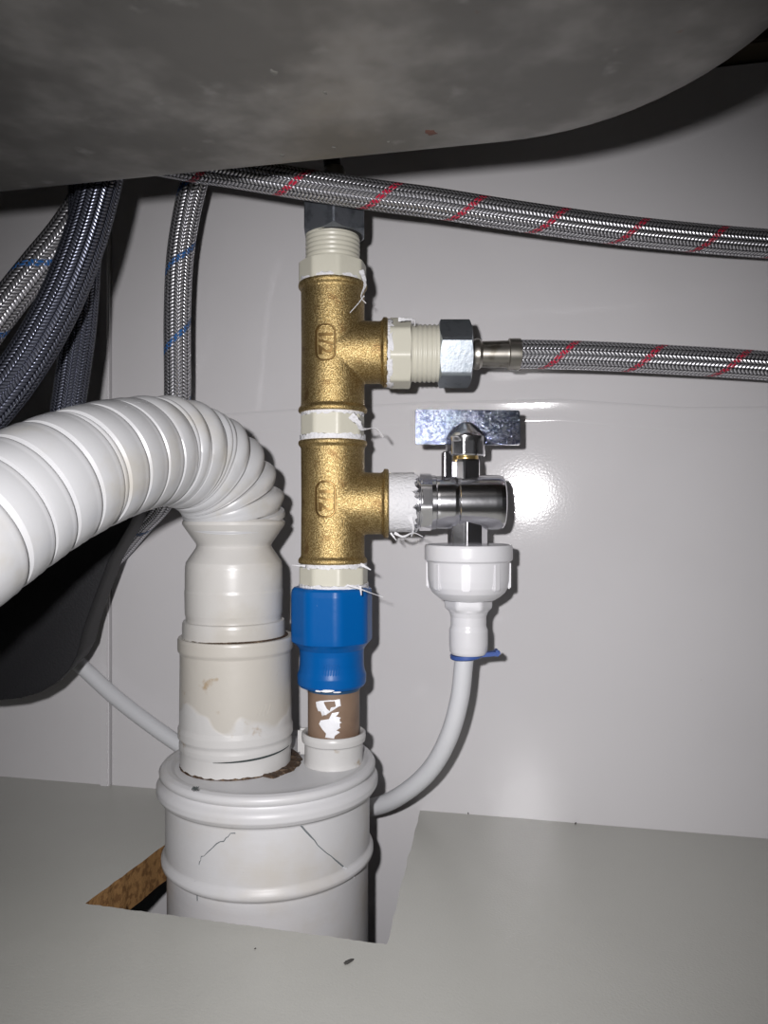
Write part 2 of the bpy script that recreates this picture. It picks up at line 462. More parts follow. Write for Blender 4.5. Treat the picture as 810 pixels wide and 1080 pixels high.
# ------------------------------------------------------------ steel sink basin overhead
def sink():
    XL, YF, XRt, YN, R = -0.42, 0.258, 0.068, -0.20, 0.082
    cont = []
    for (cx, cy, a0) in ((XRt-R, YF-R, 0), (XL+R, YF-R, PI/2), (XL+R, YN+R, PI), (XRt-R, YN+R, 1.5*PI)):
        for i in range(17):
            a = a0+PI/2*i/16; cont.append((cx+R*math.cos(a), cy+R*math.sin(a), math.cos(a), math.sin(a)))
    z0 = CAMZ+0.115; rho = 0.022
    t = thing('steel_sink', 'large dull stainless steel sink bowl hanging overhead, stained underside', 'sink', Vector(((XL+XRt)/2, 0.03, z0)))
    bm = bmesh.new(); rings = []
    def ring(inset, z):
        vs_ = []
        for x, y, nx, ny in cont:
            vs_.append(bm.verts.new((x-nx*inset, y-ny*inset, z)))
        return vs_
    for i in range(11):
        a = PI/2*i/10; rings.append(ring(rho*(1-math.sin(a)), z0+rho*(1-math.cos(a))))
    rings.append(ring(-0.002, 0.452))
    rings.append(ring(0.0005, 0.452)); rings.append(ring(0.001, z0+rho))
    for A, B in zip(rings, rings[1:]):
        n = len(A)
        for i in range(n): bm.faces.new((A[i], A[(i+1) % n], B[(i+1) % n], B[i]))
    # bottom: inner rings converge on the drain, very slightly dished
    prev = rings[0]; cx, cy = (XL+XRt)/2, 0.0
    for k in range(1, 9):
        s = 1-k/9*0.82; cur = []
        for v in rings[0]:
            cur.append(bm.verts.new((cx+(v.co.x-cx)*s, cy+(v.co.y-cy)*s, z0-0.0025*math.sin(k/9*PI/2))))
        for i in range(len(cur)): bm.faces.new((prev[i], prev[(i+1) % len(cur)], cur[(i+1) % len(cur)], cur[i]))
        prev = cur
    bm.faces.new(prev)
    from mathutils.bvhtree import BVHTree
    bmesh.ops.recalc_face_normals(bm, faces=bm.faces); bm.normal_update(); bvh = BVHTree.FromBMesh(bm)
    obj('bowl', bm, M_sink, t, smooth=60)
    rnd = random.Random(4)
    for (px, py, w, mt, nm) in ((455, 140, 0.0028, M_rust, 'rust_spot'), (298, 164, 0.0012, M_lime, 'lime_spot'), (352, 156, 0.0010, M_lime, 'lime_spot'), (410, 150, 0.0009, M_lime, 'lime_spot'), (288, 76, 0.0016, M_lime, 'lime_spot'), (343, 98, 0.0010, M_lime, 'lime_spot')):
        p, nn, _, _ = bvh.ray_cast(CAM, (at(px, py, 1)-CAM).normalized())
        if nn.z > 0: nn = -nn
        e1 = nn.cross(Vector((0, 1, 0))).normalized(); e2 = nn.cross(e1)
        bm = bmesh.new(); lo_ = []; up_ = []
        for i in range(16):
            a = 2*PI*i/16; r = w*rnd.uniform(0.5, 1.1); q = e1*math.cos(a)*r*0.7+e2*math.sin(a)*r
            lo_.append(bm.verts.new(p+q*0.8+nn*0.00010)); up_.append(bm.verts.new(p+q*1.1-nn*0.00004))
        bm.faces.new(lo_)
        for i in range(16): bm.faces.new((lo_[i], lo_[(i+1) % 16], up_[(i+1) % 16], up_[i]))
        obj(nm, bm, mt, t, smooth=60, label='small reddish rust spot' if nm == 'rust_spot' else 'small pale lime spot')
sink()

# ------------------------------------------------------------ brass column
CX = at(351, 540, 0.37)                     # its axis, at camera height
def zpy(py, d=0.37): return CAMZ+(540-py)/FPX*d
def col(py, px=351, d=0.37, yaw=YAW):       # frame on the column axis at the height seen at py
    return frame(at(px, py, d), 'Z', yaw)
FRONT = -PI/2                               # angle of the side that faces the camera in these frames

def rr_path(w, h, r, n=6):
    pts = []
    for cx, cy, a0 in ((w/2-r, h/2-r, 0), (-w/2+r, h/2-r, PI/2), (-w/2+r, -h/2+r, PI), (w/2-r, -h/2+r, 1.5*PI)):
        for i in range(n+1):
            a = a0+PI/2*i/n; pts.append((cx+r*math.cos(a), cy+r*math.sin(a)))
    return pts
def wrap(p, R, M, a0, lift=0.0):
    """wrap plane coords (x sideways, z up, y outwards) on a cylinder of radius R in frame M"""
    a = a0 + p[0]/R; r = R+lift
    return M @ Vector((r*math.cos(a), r*math.sin(a), p[1]))
def embossed(parent, M, R, a0, zc, text, size, turned=True, mat=None, ringed=True, name='size_mark', label=None):
    cu = bpy.data.curves.new('mark_text', 'FONT'); cu.body = text; cu.size = size; cu.extrude = 0.0007
    cu.align_x = 'CENTER'; cu.align_y = 'CENTER'; cu.resolution_u = 3; cu.offset = size*0.022
    to = bpy.data.objects.new('mark_text', cu); C.objects.link(to)
    dg = bpy.context.evaluated_depsgraph_get(); me = bpy.data.meshes.new_from_object(to.evaluated_get(dg))
    bpy.data.objects.remove(to); bpy.data.curves.remove(cu)
    bm = bmesh.new(); bm.from_mesh(me); bpy.data.meshes.remove(me)
    bmesh.ops.subdivide_edges(bm, edges=[e for e in bm.edges if e.calc_length() > size*0.25], cuts=2)
    for v in bm.verts:
        x, y, z = v.co
        if turned: x, y = y, -x
        v.co = wrap((x, y+zc), R, M, a0, z+0.0005)
    if ringed:
        w, h = size*1.0, size*1.85
        loop = rr_path(w, h, w*0.42); n = len(loop); rings = []
        for i, (x, y) in enumerate(loop):
            nx, ny = loop[(i+1) % n][0]-loop[i-1][0], loop[(i+1) % n][1]-loop[i-1][1]
            l = math.hypot(nx, ny); nx, ny = ny/l, -nx/l
            ring = []
            for k in range(6):
                b = 2*PI*k/6; o_ = 0.00045*math.cos(b); up = 0.0007*math.sin(b)+0.0004
                ring.append(bm.verts.new(wrap((x+nx*o_, y+ny*o_+zc), R, M, a0, up)))
            rings.append(ring)
        for i in range(n):
            a_, b_ = rings[i], rings[(i+1) % n]
            for k in range(6): bm.faces.new((a_[k], a_[(k+1) % 6], b_[(k+1) % 6], b_[k]))
    return obj(name, bm, mat or M_mark, parent, smooth=40, label=label)

def brass_tee(y0, y1, yb, x_end, label):
    h = (y1-y0)*S; r = 33.5*S; rim = 36.3*S
    base = at(351, y1, 0.37)
    t = thing('brass_tee', label, 'pipe fitting', base, 'brass tees of the supply column')
    M = frame(base)
    bm = bmesh.new()
    l = 4.5*S
    lathe(bm, [(rim*0.97, 0), (rim, 1.2*S), (rim, l), (rim-1.6*S, l+1.8*S), (r, l+3*S), (r*0.985, h/2), (r, h-l-3*S), (rim-1.6*S, h-l-1.8*S), (rim, h-l), (rim, h-1.2*S), (rim*0.97, h)], M, 72)
    Mb = frame(at(351, yb, 0.37), 'X')
    rb = 34.2*S; x1 = (x_end-351)*S
    lathe(bm, [(rb*0.8, 0), (rb*0.97, 6*S), (rb*0.95, x1-8*S), (rb*0.97, x1-6*S), (rb*1.07, x1-5*S), (rb*1.07, x1-1*S), (rb*1.04, x1)], Mb, 64)
    b = obj('tee_body', bm, M_brass, t, smooth=0)
    m = b.modifiers.new('merge', 'REMESH'); m.mode = 'VOXEL'; m.voxel_size = 0.00045; m.use_smooth_shade = True
    m = b.modifiers.new('fillet', 'SMOOTH'); m.factor = 0.6; m.iterations = 5
    # size mark cast on the face
    embossed(t, M, r*1.0, FRONT-0.16, (y1-yb)*S+4*S, '1/2', 19.5*S, label='raised 1/2 in a rounded frame, turned sideways')
    return t
brass_tee(300, 436, 372, 409, 'upper brass tee marked 1/2, its branch feeding the red-flecked braided hose')
brass_tee(465, 594, 531, 410, 'lower brass tee marked 1/2, its branch carrying the chrome valve')

def ragged_band(r, z0, z1, M, amp=0.0006, seg=72, seed=1):
    """loose wrap of thread seal tape with uneven edges"""
    rnd = random.Random(seed); bm = bmesh.new(); rows = 6
    off = [[rnd.uniform(-amp, amp) for _ in range(seg)] for _ in range(rows)]
    rad = [[r+rnd.uniform(-0.00012, 0.0003) for _ in range(seg)] for _ in range(rows)]
    grid = []
    for j in range(rows):
        z = z0+(z1-z0)*j/(rows-1); ring = []
        for i in range(seg):
            e = off[j][i] if j in (0, rows-1) else 0
            a = 2*PI*i/seg; ring.append(bm.verts.new(M @ Vector((rad[j][i]*math.cos(a), rad[j][i]*math.sin(a), z+e))))
        grid.append(ring)
    inner = []
    for j in (rows-1, 0):
        z = z0+(z1-z0)*j/(rows-1); inner.append([bm.verts.new(M @ Vector(((r-0.0012)*math.cos(2*PI*i/seg), (r-0.0012)*math.sin(2*PI*i/seg), z))) for i in range(seg)])
    grid += inner
    for j in range(len(grid)):
        A, B = grid[j], grid[(j+1) % len(grid)]
        for i in range(seg): bm.faces.new((A[i], A[(i+1) % seg], B[(i+1) % seg], B[i]))
    return bm
def ribbon(pts, w, name, parent, mat=None, seed=0):
    """torn strip of tape: a thin twisted band with thickness"""
    rnd = random.Random(seed); P = spline(pts, 0.0007); n = len(P); bm = bmesh.new(); prev = None
    for i, p in enumerate(P):
        t = (P[min(i+1, n-1)]-P[max(i-1, 0)]).normalized()
        side = t.cross(FWD).normalized(); side = (side*math.cos(i*0.08)+FWD*math.sin(i*0.08))
        ww = w*(1-0.75*i/n)*(0.8+0.4*rnd.random()); th = t.cross(side).normalized()*0.00012
        cur = [bm.verts.new(p+side*ww/2+th), bm.verts.new(p-side*ww/2+th), bm.verts.new(p-side*ww/2-th), bm.verts.new(p+side*ww/2-th)]
        if prev:
            for k in range(4): bm.faces.new((prev[k], prev[(k+1) % 4], cur[(k+1) % 4], cur[k]))
        else: bm.faces.new(cur)
        prev = cur
    bm.faces.new(prev[::-1])
    return obj(name, bm, mat or M_tape, parent, smooth=50)

def nipple(base, M, z_hex, r_hex, threads, label, tape, seed=1, n=8, rot=None):
    t = thing('hex_nipple', label, 'pipe fitting', base, 'cream plastic nipples between the fittings')
    bm = bmesh.new()
    nut(bm, n, r_hex, z_hex[0], z_hex[1], M, 0.35, 0.35, rot if rot is not None else FRONT+PI/n*0.6)
    obj('hex_collar', bm, M_cream, t, smooth=25)
    for (z0, z1, r, p) in threads:
        bm = bmesh.new(); prof = thread_prof(r, z0, z1, p, 0.00048)
        lathe(bm, prof, M, 72); obj('thread', bm, M_cream, t, smooth=50)
    for i, (z0, z1, r) in enumerate(tape):
        obj('sealing_tape', ragged_band(r, z0, z1, M, 0.0007, seed=seed+i), M_tape, t, smooth=60, label='frayed white sealing tape')
    return t
def zr(base, y): return (base-y)*S     # height above a base pixel row
# topmost nipple: thread up into the dark nut, collar on the brass tee
b0 = at(351, 304, 0.37); M0 = frame(b0)
n1 = nipple(b0, M0, (zr(304, 302), zr(304, 279)), 33.5*S, [(zr(304, 280), zr(304, 247), 28.6*S, 5.0*S)], 'cream plastic threaded nipple between dark nut and upper brass tee', [(zr(304, 304.5), zr(304, 297), 34.5*S)], 3)
ribbon([at(381, 285, 0.352), at(385, 300, 0.350), at(381, 314, 0.349), at(386, 320, 0.349)], 0.0022, 'tape_end', n1, seed=1)
ribbon([at(384, 312, 0.352), at(377, 321, 0.348), at(369, 330, 0.347)], 0.0006, 'tape_end', n1, seed=2)
# second: between the two tees
b1 = at(351, 466, 0.37); M1 = frame(b1)
n2 = nipple(b1, M1, (zr(466, 464), zr(466, 438)), 31.5*S, [], 'cream plastic nipple with torn tape joining the two brass tees', [(zr(466, 439), zr(466, 434), 33*S), (zr(466, 466), zr(466, 460), 34.4*S)], 9)
ribbon([at(370, 438, 0.349), at(378, 446, 0.3475), at(381, 452, 0.348), at(396, 452, 0.352), at(404, 461, 0.354)], 0.0034, 'tape_end', n2, seed=3)
# third: under the lower tee, into the blue coupling
b2 = at(352, 618, 0.37); M2 = frame(b2)
n3 = nipple(b2, M2, (zr(618, 616), zr(618, 597)), 34*S, [], 'cream plastic nipple screwed into the top of the blue coupling', [(zr(618, 598), zr(618, 592.5), 34.6*S), (zr(618, 619), zr(618, 615), 36.4*S)], 15)
ribbon([at(366, 617, 0.3495), at(382, 622, 0.349), at(404, 630, 0.352)], 0.0009, 'tape_end', n3, seed=4)
ribbon([at(380, 618, 0.3495), at(381, 628, 0.3475)], 0.0010, 'tape_end', n3, seed=5)
ribbon([at(322, 597, 0.355), at(308, 596, 0.356)], 0.0008, 'tape_end', n3, seed=6)
ribbon([at(380, 595, 0.352), at(391, 601, 0.353)], 0.0016, 'tape_end', n3, seed=7)
# fourth: on the upper branch, lying sideways
b3 = at(409, 373, 0.37); M3 = frame(b3, 'X')
n4 = nipple(b3, M3, (1.5*S, 24*S), 34.5*S, [(22*S, 56*S, 30.2*S, 4.6*S)], 'cream plastic nipple lying sideways on the upper tee branch', [(-1*S, 5*S, 35.5*S)], 21, n=8)
ribbon([at(420, 337, 0.352), at(438, 338, 0.352), at(437, 344, 0.352)], 0.0018, 'tape_end', n4, seed=8)
# sealing tape bulk between lower tee and valve -> belongs to the valve (below)

# ------------------------------------------------------------ dark nut with the supply hose going up behind
bn = at(353, 252, 0.37); Mn = frame(bn)
t = thing('union_nut', 'dark grey zinc hex nut capping the top of the column', 'nut', bn)
bm = bmesh.new(); nut(bm, 6, 31.0*S, 2*S, 37*S, Mn, 0.75, 0.6, FRONT+0.03, bore=12*S)
obj('nut_body', bm, M_dzinc, t, smooth=25)
bm = bmesh.new(); lathe(bm, [(29*S, 1*S), (29*S, 8*S), (11*S, 8*S), (11*S, 1*S)], Mn, 48, closed=True)
obj('washer', bm, M_rubber, t)
# riser tube out of the nut, up behind the long hose and the sink
t = thing('riser_tube', 'short dark riser leaving the column nut upward behind the red-flecked hose', 'hose', at(353, 214, 0.374))
tube('tube', [at(353, 230, 0.374), at(353, 200, 0.374), at(350, 170, 0.378), at(343, 120, 0.385), at(338, 60, 0.390)], 0.0042, M_rubber, t, 20)
bm = bmesh.new(); lathe(bm, [(5.2e-3, 0), (5.2e-3, 0.016), (4.6e-3, 0.017), (4.2e-3, 0.017)], frame(at(353, 214, 0.374)), 32)
obj('ferrule', bm, M_steel, t)

# ------------------------------------------------------------ blue coupling, brown pipe, socket
bb = at(350, 724, 0.37); Mb = frame(bb)
t = thing('blue_coupling', 'bright blue painted stepped coupling below the brass tees', 'pipe fitting', bb)
Y = lambda y: (724-y)*S
bm = bmesh.new()
def oct_mix(a, r, z):
    if z > Y(676): 
        return polyr(8, FRONT+PI/8*0.55, 0.03)(a, r*0.985, z)
    return r
lathe(bm, [(30*S, Y(723)), (34*S, Y(722)), (36*S, Y(719)), (36.3*S, Y(710)), (34.6*S, Y(706)), (33.8*S, Y(700)), (33.6*S, Y(688)), (34.2*S, Y(683)), (38*S, Y(678)), (41*S, Y(675)), (41.3*S, Y(671)), (41.3*S, Y(626)), (40.4*S, Y(621)), (38.2*S, Y(618.5)), (35*S, Y(618)), (24*S, Y(619))], Mb, 96, oct_mix)
obj('coupling_body', bm, M_blue, t, smooth=28)
bm = bmesh.new()
for i in range(7):
    a = FRONT+0.02+(i-3)*0.085; h = 3+(i % 3)
    for k in range(2):
        p0 = wrap(((i-3)*2.6*S, Y(703+h*0.9)), 33.8*S, Mb, FRONT+0.03, 0.0001); p1 = wrap(((i-3)*2.6*S+1.2*S, Y(697-h*0.5)), 33.8*S, Mb, FRONT+0.03, 0.0001)
    box(bm, (-0.6*S, -0.6*S, 0), (0.6*S, 0.6*S, (p1-p0).length), Matrix.Translation(p0) @ (p1-p0).to_track_quat('Z', 'Y').to_matrix().to_4x4())
obj('cast_mark', bm, M_blue, t, label='faint raised casting mark')
bm = bmesh.new()
for (px, py, w, h) in ((348, 720.5, 13, 2.6), (338, 721, 7, 1.8), (358, 722, 8, 1.4)):
    P = []
    for k in range(14):
        a = 2*PI*k/14; rr_ = 1+random.uniform(-.2, .2); P.append((((px-350)+w/2*math.cos(a)*rr_)*S, (724-py+h/2*math.sin(a)*rr_)*S))
    vv = [bm.verts.new(wrap(p, 36.3*S, Mb, FRONT, 0.00012)) for p in P]; f = bm.faces.new(vv)
    q = bmesh.ops.extrude_face_region(bm, geom=[f])
    for v in [g for g in q['geom'] if isinstance(g, bmesh.types.BMVert)]: v.co += FWD*0.001
obj('paint_smear', bm, M_dab, t, label='white paint smear on the lower rim')

bp = at(352, 784, 0.37); Mp = frame(bp)
t = thing('brown_pipe', 'short brown pipe with white paint dabs under blue coupling', 'pipe', bp)
bm = bmesh.new(); lathe(bm, [(27.2*S, zr(784, 800)), (27.2*S, zr(784, 721))], Mp, 64); obj('pipe_wall', bm, M_brown, t)
bm = bmesh.new(); lathe(bm, [(27.6*S, zr(784, 726.5)), (27.9*S, zr(784, 722)), (27.5*S, zr(784, 719))], Mp, 64); obj('paint_edge', bm, simple('dark_blue_paint', (0.015, 0.06, 0.13), 0.4), t, label='dark blue overspray line')
rnd = random.Random(5)
def dab(outline, name='paint_dab'):
    bm = bmesh.new()
    ctr = (sum(p[0] for p in outline)/len(outline), sum(p[1] for p in outline)/len(outline))
    rings = []
    for k, (s, l) in enumerate(((1.0, -0.0002), (1.0, 0.00018), (0.85, 0.00035))):
        rings.append([bm.verts.new(wrap(((ctr[0]+(x-ctr[0])*s-352)*S, (784-(ctr[1]+(y-ctr[1])*s))*S), 27.2*S, Mp, FRONT, l)) for x, y in outline])
    for A, B in zip(rings, rings[1:]):
        for i in range(len(A)): bm.faces.new((A[i], A[(i+1) % len(A)], B[(i+1) % len(A)], B[i]))
    f = bm.faces.new(rings[-1]); bmesh.ops.triangulate(bm, faces=[f])
    return obj(name, bm, M_dab, t, smooth=60)
dab([(334, 735), (340, 733), (348, 732), (360, 731), (361, 738), (352, 739), (350, 744), (347, 742), (346, 748), (343, 743), (342, 749), (340, 744), (337, 744), (335, 740)])
dab([(352, 745), (359, 744), (355, 748), (361, 750), (357, 752), (362, 755), (357, 757), (361, 760), (356, 763), (360, 765), (355, 768), (354, 771), (345, 770), (346, 766), (342, 762), (338, 757), (340, 753), (349, 751)])

# ------------------------------------------------------------ big capped drain pipe
d0 = 0.37; bc = at(284, 540, d0); bc.z = -0.12
Mc = frame(bc); K = lambda z: z+0.12       # z in world metres
ZT = CAMZ-0.1185                           # top plane of the cap
t_cap = thing('drain_pipe', 'wide white painted drain pipe rising through the sawn floor opening', 'drain pipe', bc)
R0 = 0.0483
zt = K(ZT)
prof = [(R0*0.985, 0.0), (R0*0.985, K(0.0045)), (R0+0.0006, K(0.0055)), (R0+0.0018, K(0.0066)), (R0+0.0018, K(0.0085)), (R0+0.0006, K(0.0100)), (R0, K(0.0112)),
        (R0, zt-0.0150), (R0+0.0006, zt-0.0140), (R0+0.0028, zt-0.0130), (R0+0.0040, zt-0.0110), (R0+0.0040, zt-0.0085), (R0+0.0030, zt-0.0066), (R0+0.0014, zt-0.0058),
        (R0+0.0012, zt-0.0048), (R0+0.0026, zt-0.0036), (R0+0.0028, zt-0.0020), (R0+0.0018, zt-0.0006), (R0-0.0004, zt), (R0-0.0030, zt-0.0004), (R0-0.0042, zt-0.0016), (R0-0.010, zt-0.0019), (0.004, zt-0.0019)]
bm = bmesh.new(); lathe(bm, prof, Mc, 128); obj('pipe_body', bm, M_cap, t_cap, smooth=60)
# hairline crack with flaked paint and smaller chips
def on_cap(px, py, lift=0.0):
    k = (px-284)/FPX; dr = at(px, py, 1.0)-CAM; o_ = CAM-bc
    a = dr.x**2+dr.y**2; b = 2*(o_.x*dr.x+o_.y*dr.y); c = o_.x**2+o_.y**2-(R0+lift)**2
    q = b*b-4*a*c
    tt = (-b-math.sqrt(max(q, 0)))/(2*a); return CAM+dr*tt
def thread_line(pts, r, name, mat, parent, label=None, jit=1.0, n=5):
    P = []
    for a, b in zip(pts, pts[1:]):
        for i in range(n):
            t_ = i/n; P.append(on_cap(a[0]+(b[0]-a[0])*t_+random.uniform(-jit, jit), a[1]+(b[1]-a[1])*t_+random.uniform(-jit, jit), 0.00005))
    P.append(on_cap(*pts[-1], 0.00005))
    return link(name, tube_mesh(name, P, [r*random.uniform(0.5, 1.3) for _ in P], 6), mat, parent, 60, None, label)
M_crack = simple('dark_crack', (0.16, 0.18, 0.19), 0.8)
thread_line([(303, 857), (318, 872), (340, 896), (362, 914)], 0.00030, 'crack', M_crack, t_cap, 'diagonal hairline crack', 0.7)
thread_line([(362, 914), (374, 926)], 0.00042, 'crack', M_dab, t_cap, 'flaked white end of the crack', 0.9)
thread_line([(247, 878), (232, 888), (214, 902), (210, 912)], 0.00022, 'crack', M_crack, t_cap, 'short faint scratch', 1.4)
thread_line([(206, 928), (208, 950)], 0.00018, 'crack', M_crack, t_cap, None, 1.5)
# scribbled ink on the top rim
P = []
for i in range(26):
    P.append(at(203+i*0.22+1.8*math.sin(i*1.3), 832.5+2.0*math.cos(i*1.9), d0-0.0507))
bmk = tube_mesh('ink_mark', [Vector((p.x, p.y, p.z+0.0004)) for p in P], 0.00013, 5); link('ink_mark', bmk, M_ink, t_cap, 60, None, 'small black ink scribble on the rim')

# grime between the stack and the cap
gz = ZT-0.0019
gr = thing('grime', 'wet brown grime ring around the foot of the ivory drain socket', 'dirt', Vector((at(249, 540, d0).x, at(249, 540, d0).y, gz)))
gc = at(249, 540, d0); gc.z = gz
bm = bmesh.new(); rr_ = random.Random(11); inner = []; outer = []; mid = []
nG = 90
for i in range(nG):
    a = 2*PI*i/nG; bulge = 0.0048 if -0.9 < ((a-YAW+PI) % (2*PI)-PI) < 0.9 else 0.0
    inner.append(bm.verts.new(Vector((gc.x+0.0240*math.cos(a), gc.y+0.0240*math.sin(a), gz+0.0008+rr_.uniform(0, .0004)))))
    mid.append(bm.verts.new(Vector((gc.x+(0.0261+bulge*.7)*math.cos(a), gc.y+(0.0261+bulge*.7)*math.sin(a), gz+0.0003+rr_.uniform(0, .0010)))))
    ro = 0.0263+bulge*1.2+rr_.uniform(.0001, .0006); outer.append(bm.verts.new(Vector((gc.x+ro*math.cos(a), gc.y+ro*math.sin(a), gz-0.0003))))
for i in range(nG):
    k = (i+1) % nG; bm.faces.new((inner[i], inner[k], mid[k], mid[i])); bm.faces.new((mid[i], mid[k], outer[k], outer[i]))
bm.faces.new(inner)
bmesh.ops.contextual_create(bm, geom=[])
obj('grime_ring', bm, M_grime, gr, smooth=60)

# socket collar holding the brown pipe
bs_ = at(352, 540, d0); bs_.z = gz; Ms = frame(bs_)
t = thing('pipe_collar', 'small white collar on the drain cap holding the brown pipe', 'pipe fitting', bs_)
bm = bmesh.new(); zz = zpy(776)-gz
lathe(bm, [(31.5*S, -0.0004), (31.0*S, 0.0006), (30.6*S, 0.002), (30.6*S, zz-6*S), (31.5*S, zz-5*S), (33.2*S, zz-4*S), (33.8*S, zz), (33.6*S, zz+4*S), (32*S, zz+5.5*S), (29.5*S, zz+5*S), (28.4*S, zz+3*S), (28*S, zz-8*S), (27.3*S, 0.001)], Ms, 80)
obj('collar_body', bm, M_socket, t, smooth=50)
bm = bmesh.new()                              # moulded bridge between collar and stack
box(bm, (-40*S, 16*S, 0.001), (-24*S, 24*S, zz+3*S), Ms, bev=0.0012); obj('bridge', bm, M_socket, t)

# ------------------------------------------------------------ ivory socket and white adapter
be = at(249, 540, d0); be.z = gz; Me = frame(be)
t = thing('drain_socket', 'ivory drain socket standing on the wide drain pipe, paint run low', 'pipe fitting', be)
bm = bmesh.new(); z_ = lambda y: zpy(y)-gz
lathe(bm, [(56.5*S, 0.0002), (57.2*S, z_(806)), (57.5*S, z_(786)), (58.3*S, z_(784)), (58.4*S, z_(779)), (57.5*S, z_(777)), (58*S, z_(774)), (59.6*S, z_(772)), (59.6*S, z_(764)), (58.2*S, z_(760)), (57.6*S, z_(700)), (57.6*S, z_(686)), (59.4*S, z_(684)), (59.9*S, z_(682)), (59.9*S, z_(672)), (59.0*S, z_(670)), (54.5*S, z_(670)), (53.5*S, z_(673)), (52*S, z_(690))], Me, 96)
obj('socket_body', bm, M_socket, t, smooth=45)
bm = bmesh.new()
for i in range(4):
    p0 = wrap(((34+i*5-0)*S*0.9, z_(742)), 57.6*S, Me, FRONT, 0.0); p1 = wrap(((38+i*5)*S*0.9, z_(733)), 57.6*S, Me, FRONT, 0.0)
    box(bm, (-0.7*S, -0.7*S, 0), (0.7*S, 0.7*S, (p1-p0).length), Matrix.Translation(p0) @ (p1-p0).to_track_quat('Z', 'Y').to_matrix().to_4x4())
obj('moulded_mark', bm, M_socket, t, label='four small slanted moulded strokes')
bm = bmesh.new(); rg = random.Random(3); gmat = M_grime
lathe(bm, [(52.5*S, z_(676)), (54.2*S, z_(671)), (54.6*S, z_(669.5)), (53*S, z_(668.5)), (52*S, z_(669))], Me, 80, lambda a, r, z: r+rg.uniform(-0.6, 0.5)*S)
obj('joint_dirt', bm, gmat, t, label='brown dirt in the joint')
bm = bmesh.new()
P = []
for i in range(30):
    a = FRONT-0.2+1.55*i/29; r = 58.6*S; P.append(Me @ Vector((r*math.cos(a), r*math.sin(a), z_(786)+(0.0016*i/29))))
link('joint_gap', tube_mesh('joint_gap', P, [0.00035*math.sin(PI*i/29)+0.0001 for i in range(30)], 6), M_ink, t, 60, None, 'thin dark gap at the lower lip')

ba = at(247, 540, d0); ba.z = zpy(679); Ma = frame(ba)
t = thing('drain_adapter', 'white waisted plastic adapter plugged into the ivory socket', 'pipe fitting', ba)
z2 = lambda y: zpy(y)-zpy(679)
bm = bmesh.new()
lathe(bm, [(50*S, z2(684)), (53*S, z2(680)), (53.4*S, z2(662)), (53.2*S, z2(656)), (52.4*S, z2(653.5)), (50*S, z2(652.5)), (49.7*S, z2(649)), (50.6*S, z2(646)), (50.9*S, z2(630)), (51.1*S, z2(622)), (50.6*S, z2(620.5)), (50.6*S, z2(606)), (50.4*S, z2(597)), (49.4*S, z2(592)), (39.6*S, z2(577.5)), (38.8*S, z2(575)), (39.4*S, z2(573)), (50.5*S, z2(557)), (53*S, z2(553)), (53.3*S, z2(550)), (50*S, z2(547)), (44*S, z2(550))], Ma, 96)
obj('adapter_body', bm, M_pvc, t, smooth=24)

# ------------------------------------------------------------ corrugated waste pipe
t_c = thing('corrugated_pipe', 'white flexible corrugated waste pipe bending down into the adapter', 'waste pipe', at(247, 548, d0))
pts = [at(-110, 615, 0.222), at(-50, 574, 0.235), at(0, 541, 0.252), at(50, 512, 0.270), at(100, 491, 0.292), at(140, 480, 0.314), at(172, 477, 0.333), at(205, 486, 0.350), at(228, 503, 0.361), at(241, 524, 0.367), at(246, 542, 0.369), at(246.5, 552, 0.37)]
path = spline(pts, 0.0008)
_, L = resample(path, [0])
cells = [0.0135, 0.013, 0.0135, 0.013, 0.0135, 0.0130, 0.0026, 0.0125, 0.0130, 0.0125, 0.0120, 0.0028, 0.0100, 0.0120, 0.0026, 0.0026, 0.0100, 0.0092, 0.0088, 0.0080, 0.0024, 0.0022]
sc = L/sum(cells); arcs = []; rad = []; ampl = []; s = 0
BC = at(168, 556, 0.338)                    # pivot of the bend
for ci, c in enumerate(cells):
    c *= sc; K_ = 12 if c > 0.005 else 6; fr_ = s/L
    big = c > 0.005
    Rb = 0.0236 - 0.0002*fr_ - (0 if big else 0.0008)
    amp = 0.0011 if big else 0.0006; lobe = (0.0062*min(1, max(0, (fr_-0.52)/0.22))) if big else 0.0008
    for k in range(K_):
        t_ = k/K_
        # rounded shoulder ending in a small turned-out lip, then the groove
        prf = math.sin(PI*min(1, t_*1.02))**0.45 if t_ > 0 else 0.0
        lip = 0.0004*math.exp(-((t_-0.86)/0.06)**2) if big else 0
        arcs.append(s+c*t_); rad.append(Rb-amp*(1-prf)+lip-(0.0010 if k == 0 else 0)); ampl.append(lobe*(1-max(0, math.sin(PI*t_))**0.8))
    s += c
arcs.append(L); rad.append(0.0225); ampl.append(0)
pp, _ = resample(path, arcs)
def rfun(i, dv):
    o_ = pp[i]-BC
    w = max(0.0, dv.dot(o_.normalized()))
    return rad[i]-ampl[i]*w+0.0028*w*min(1, max(0, (i/len(pp)-0.5)/0.2))*(1 if i < len(pp)-8 else 0.3)
me = tube_mesh('corrugated_tube', pp, rad, 96, rfun=rfun); link('corrugated_tube', me, M_corr, t_c, 40)

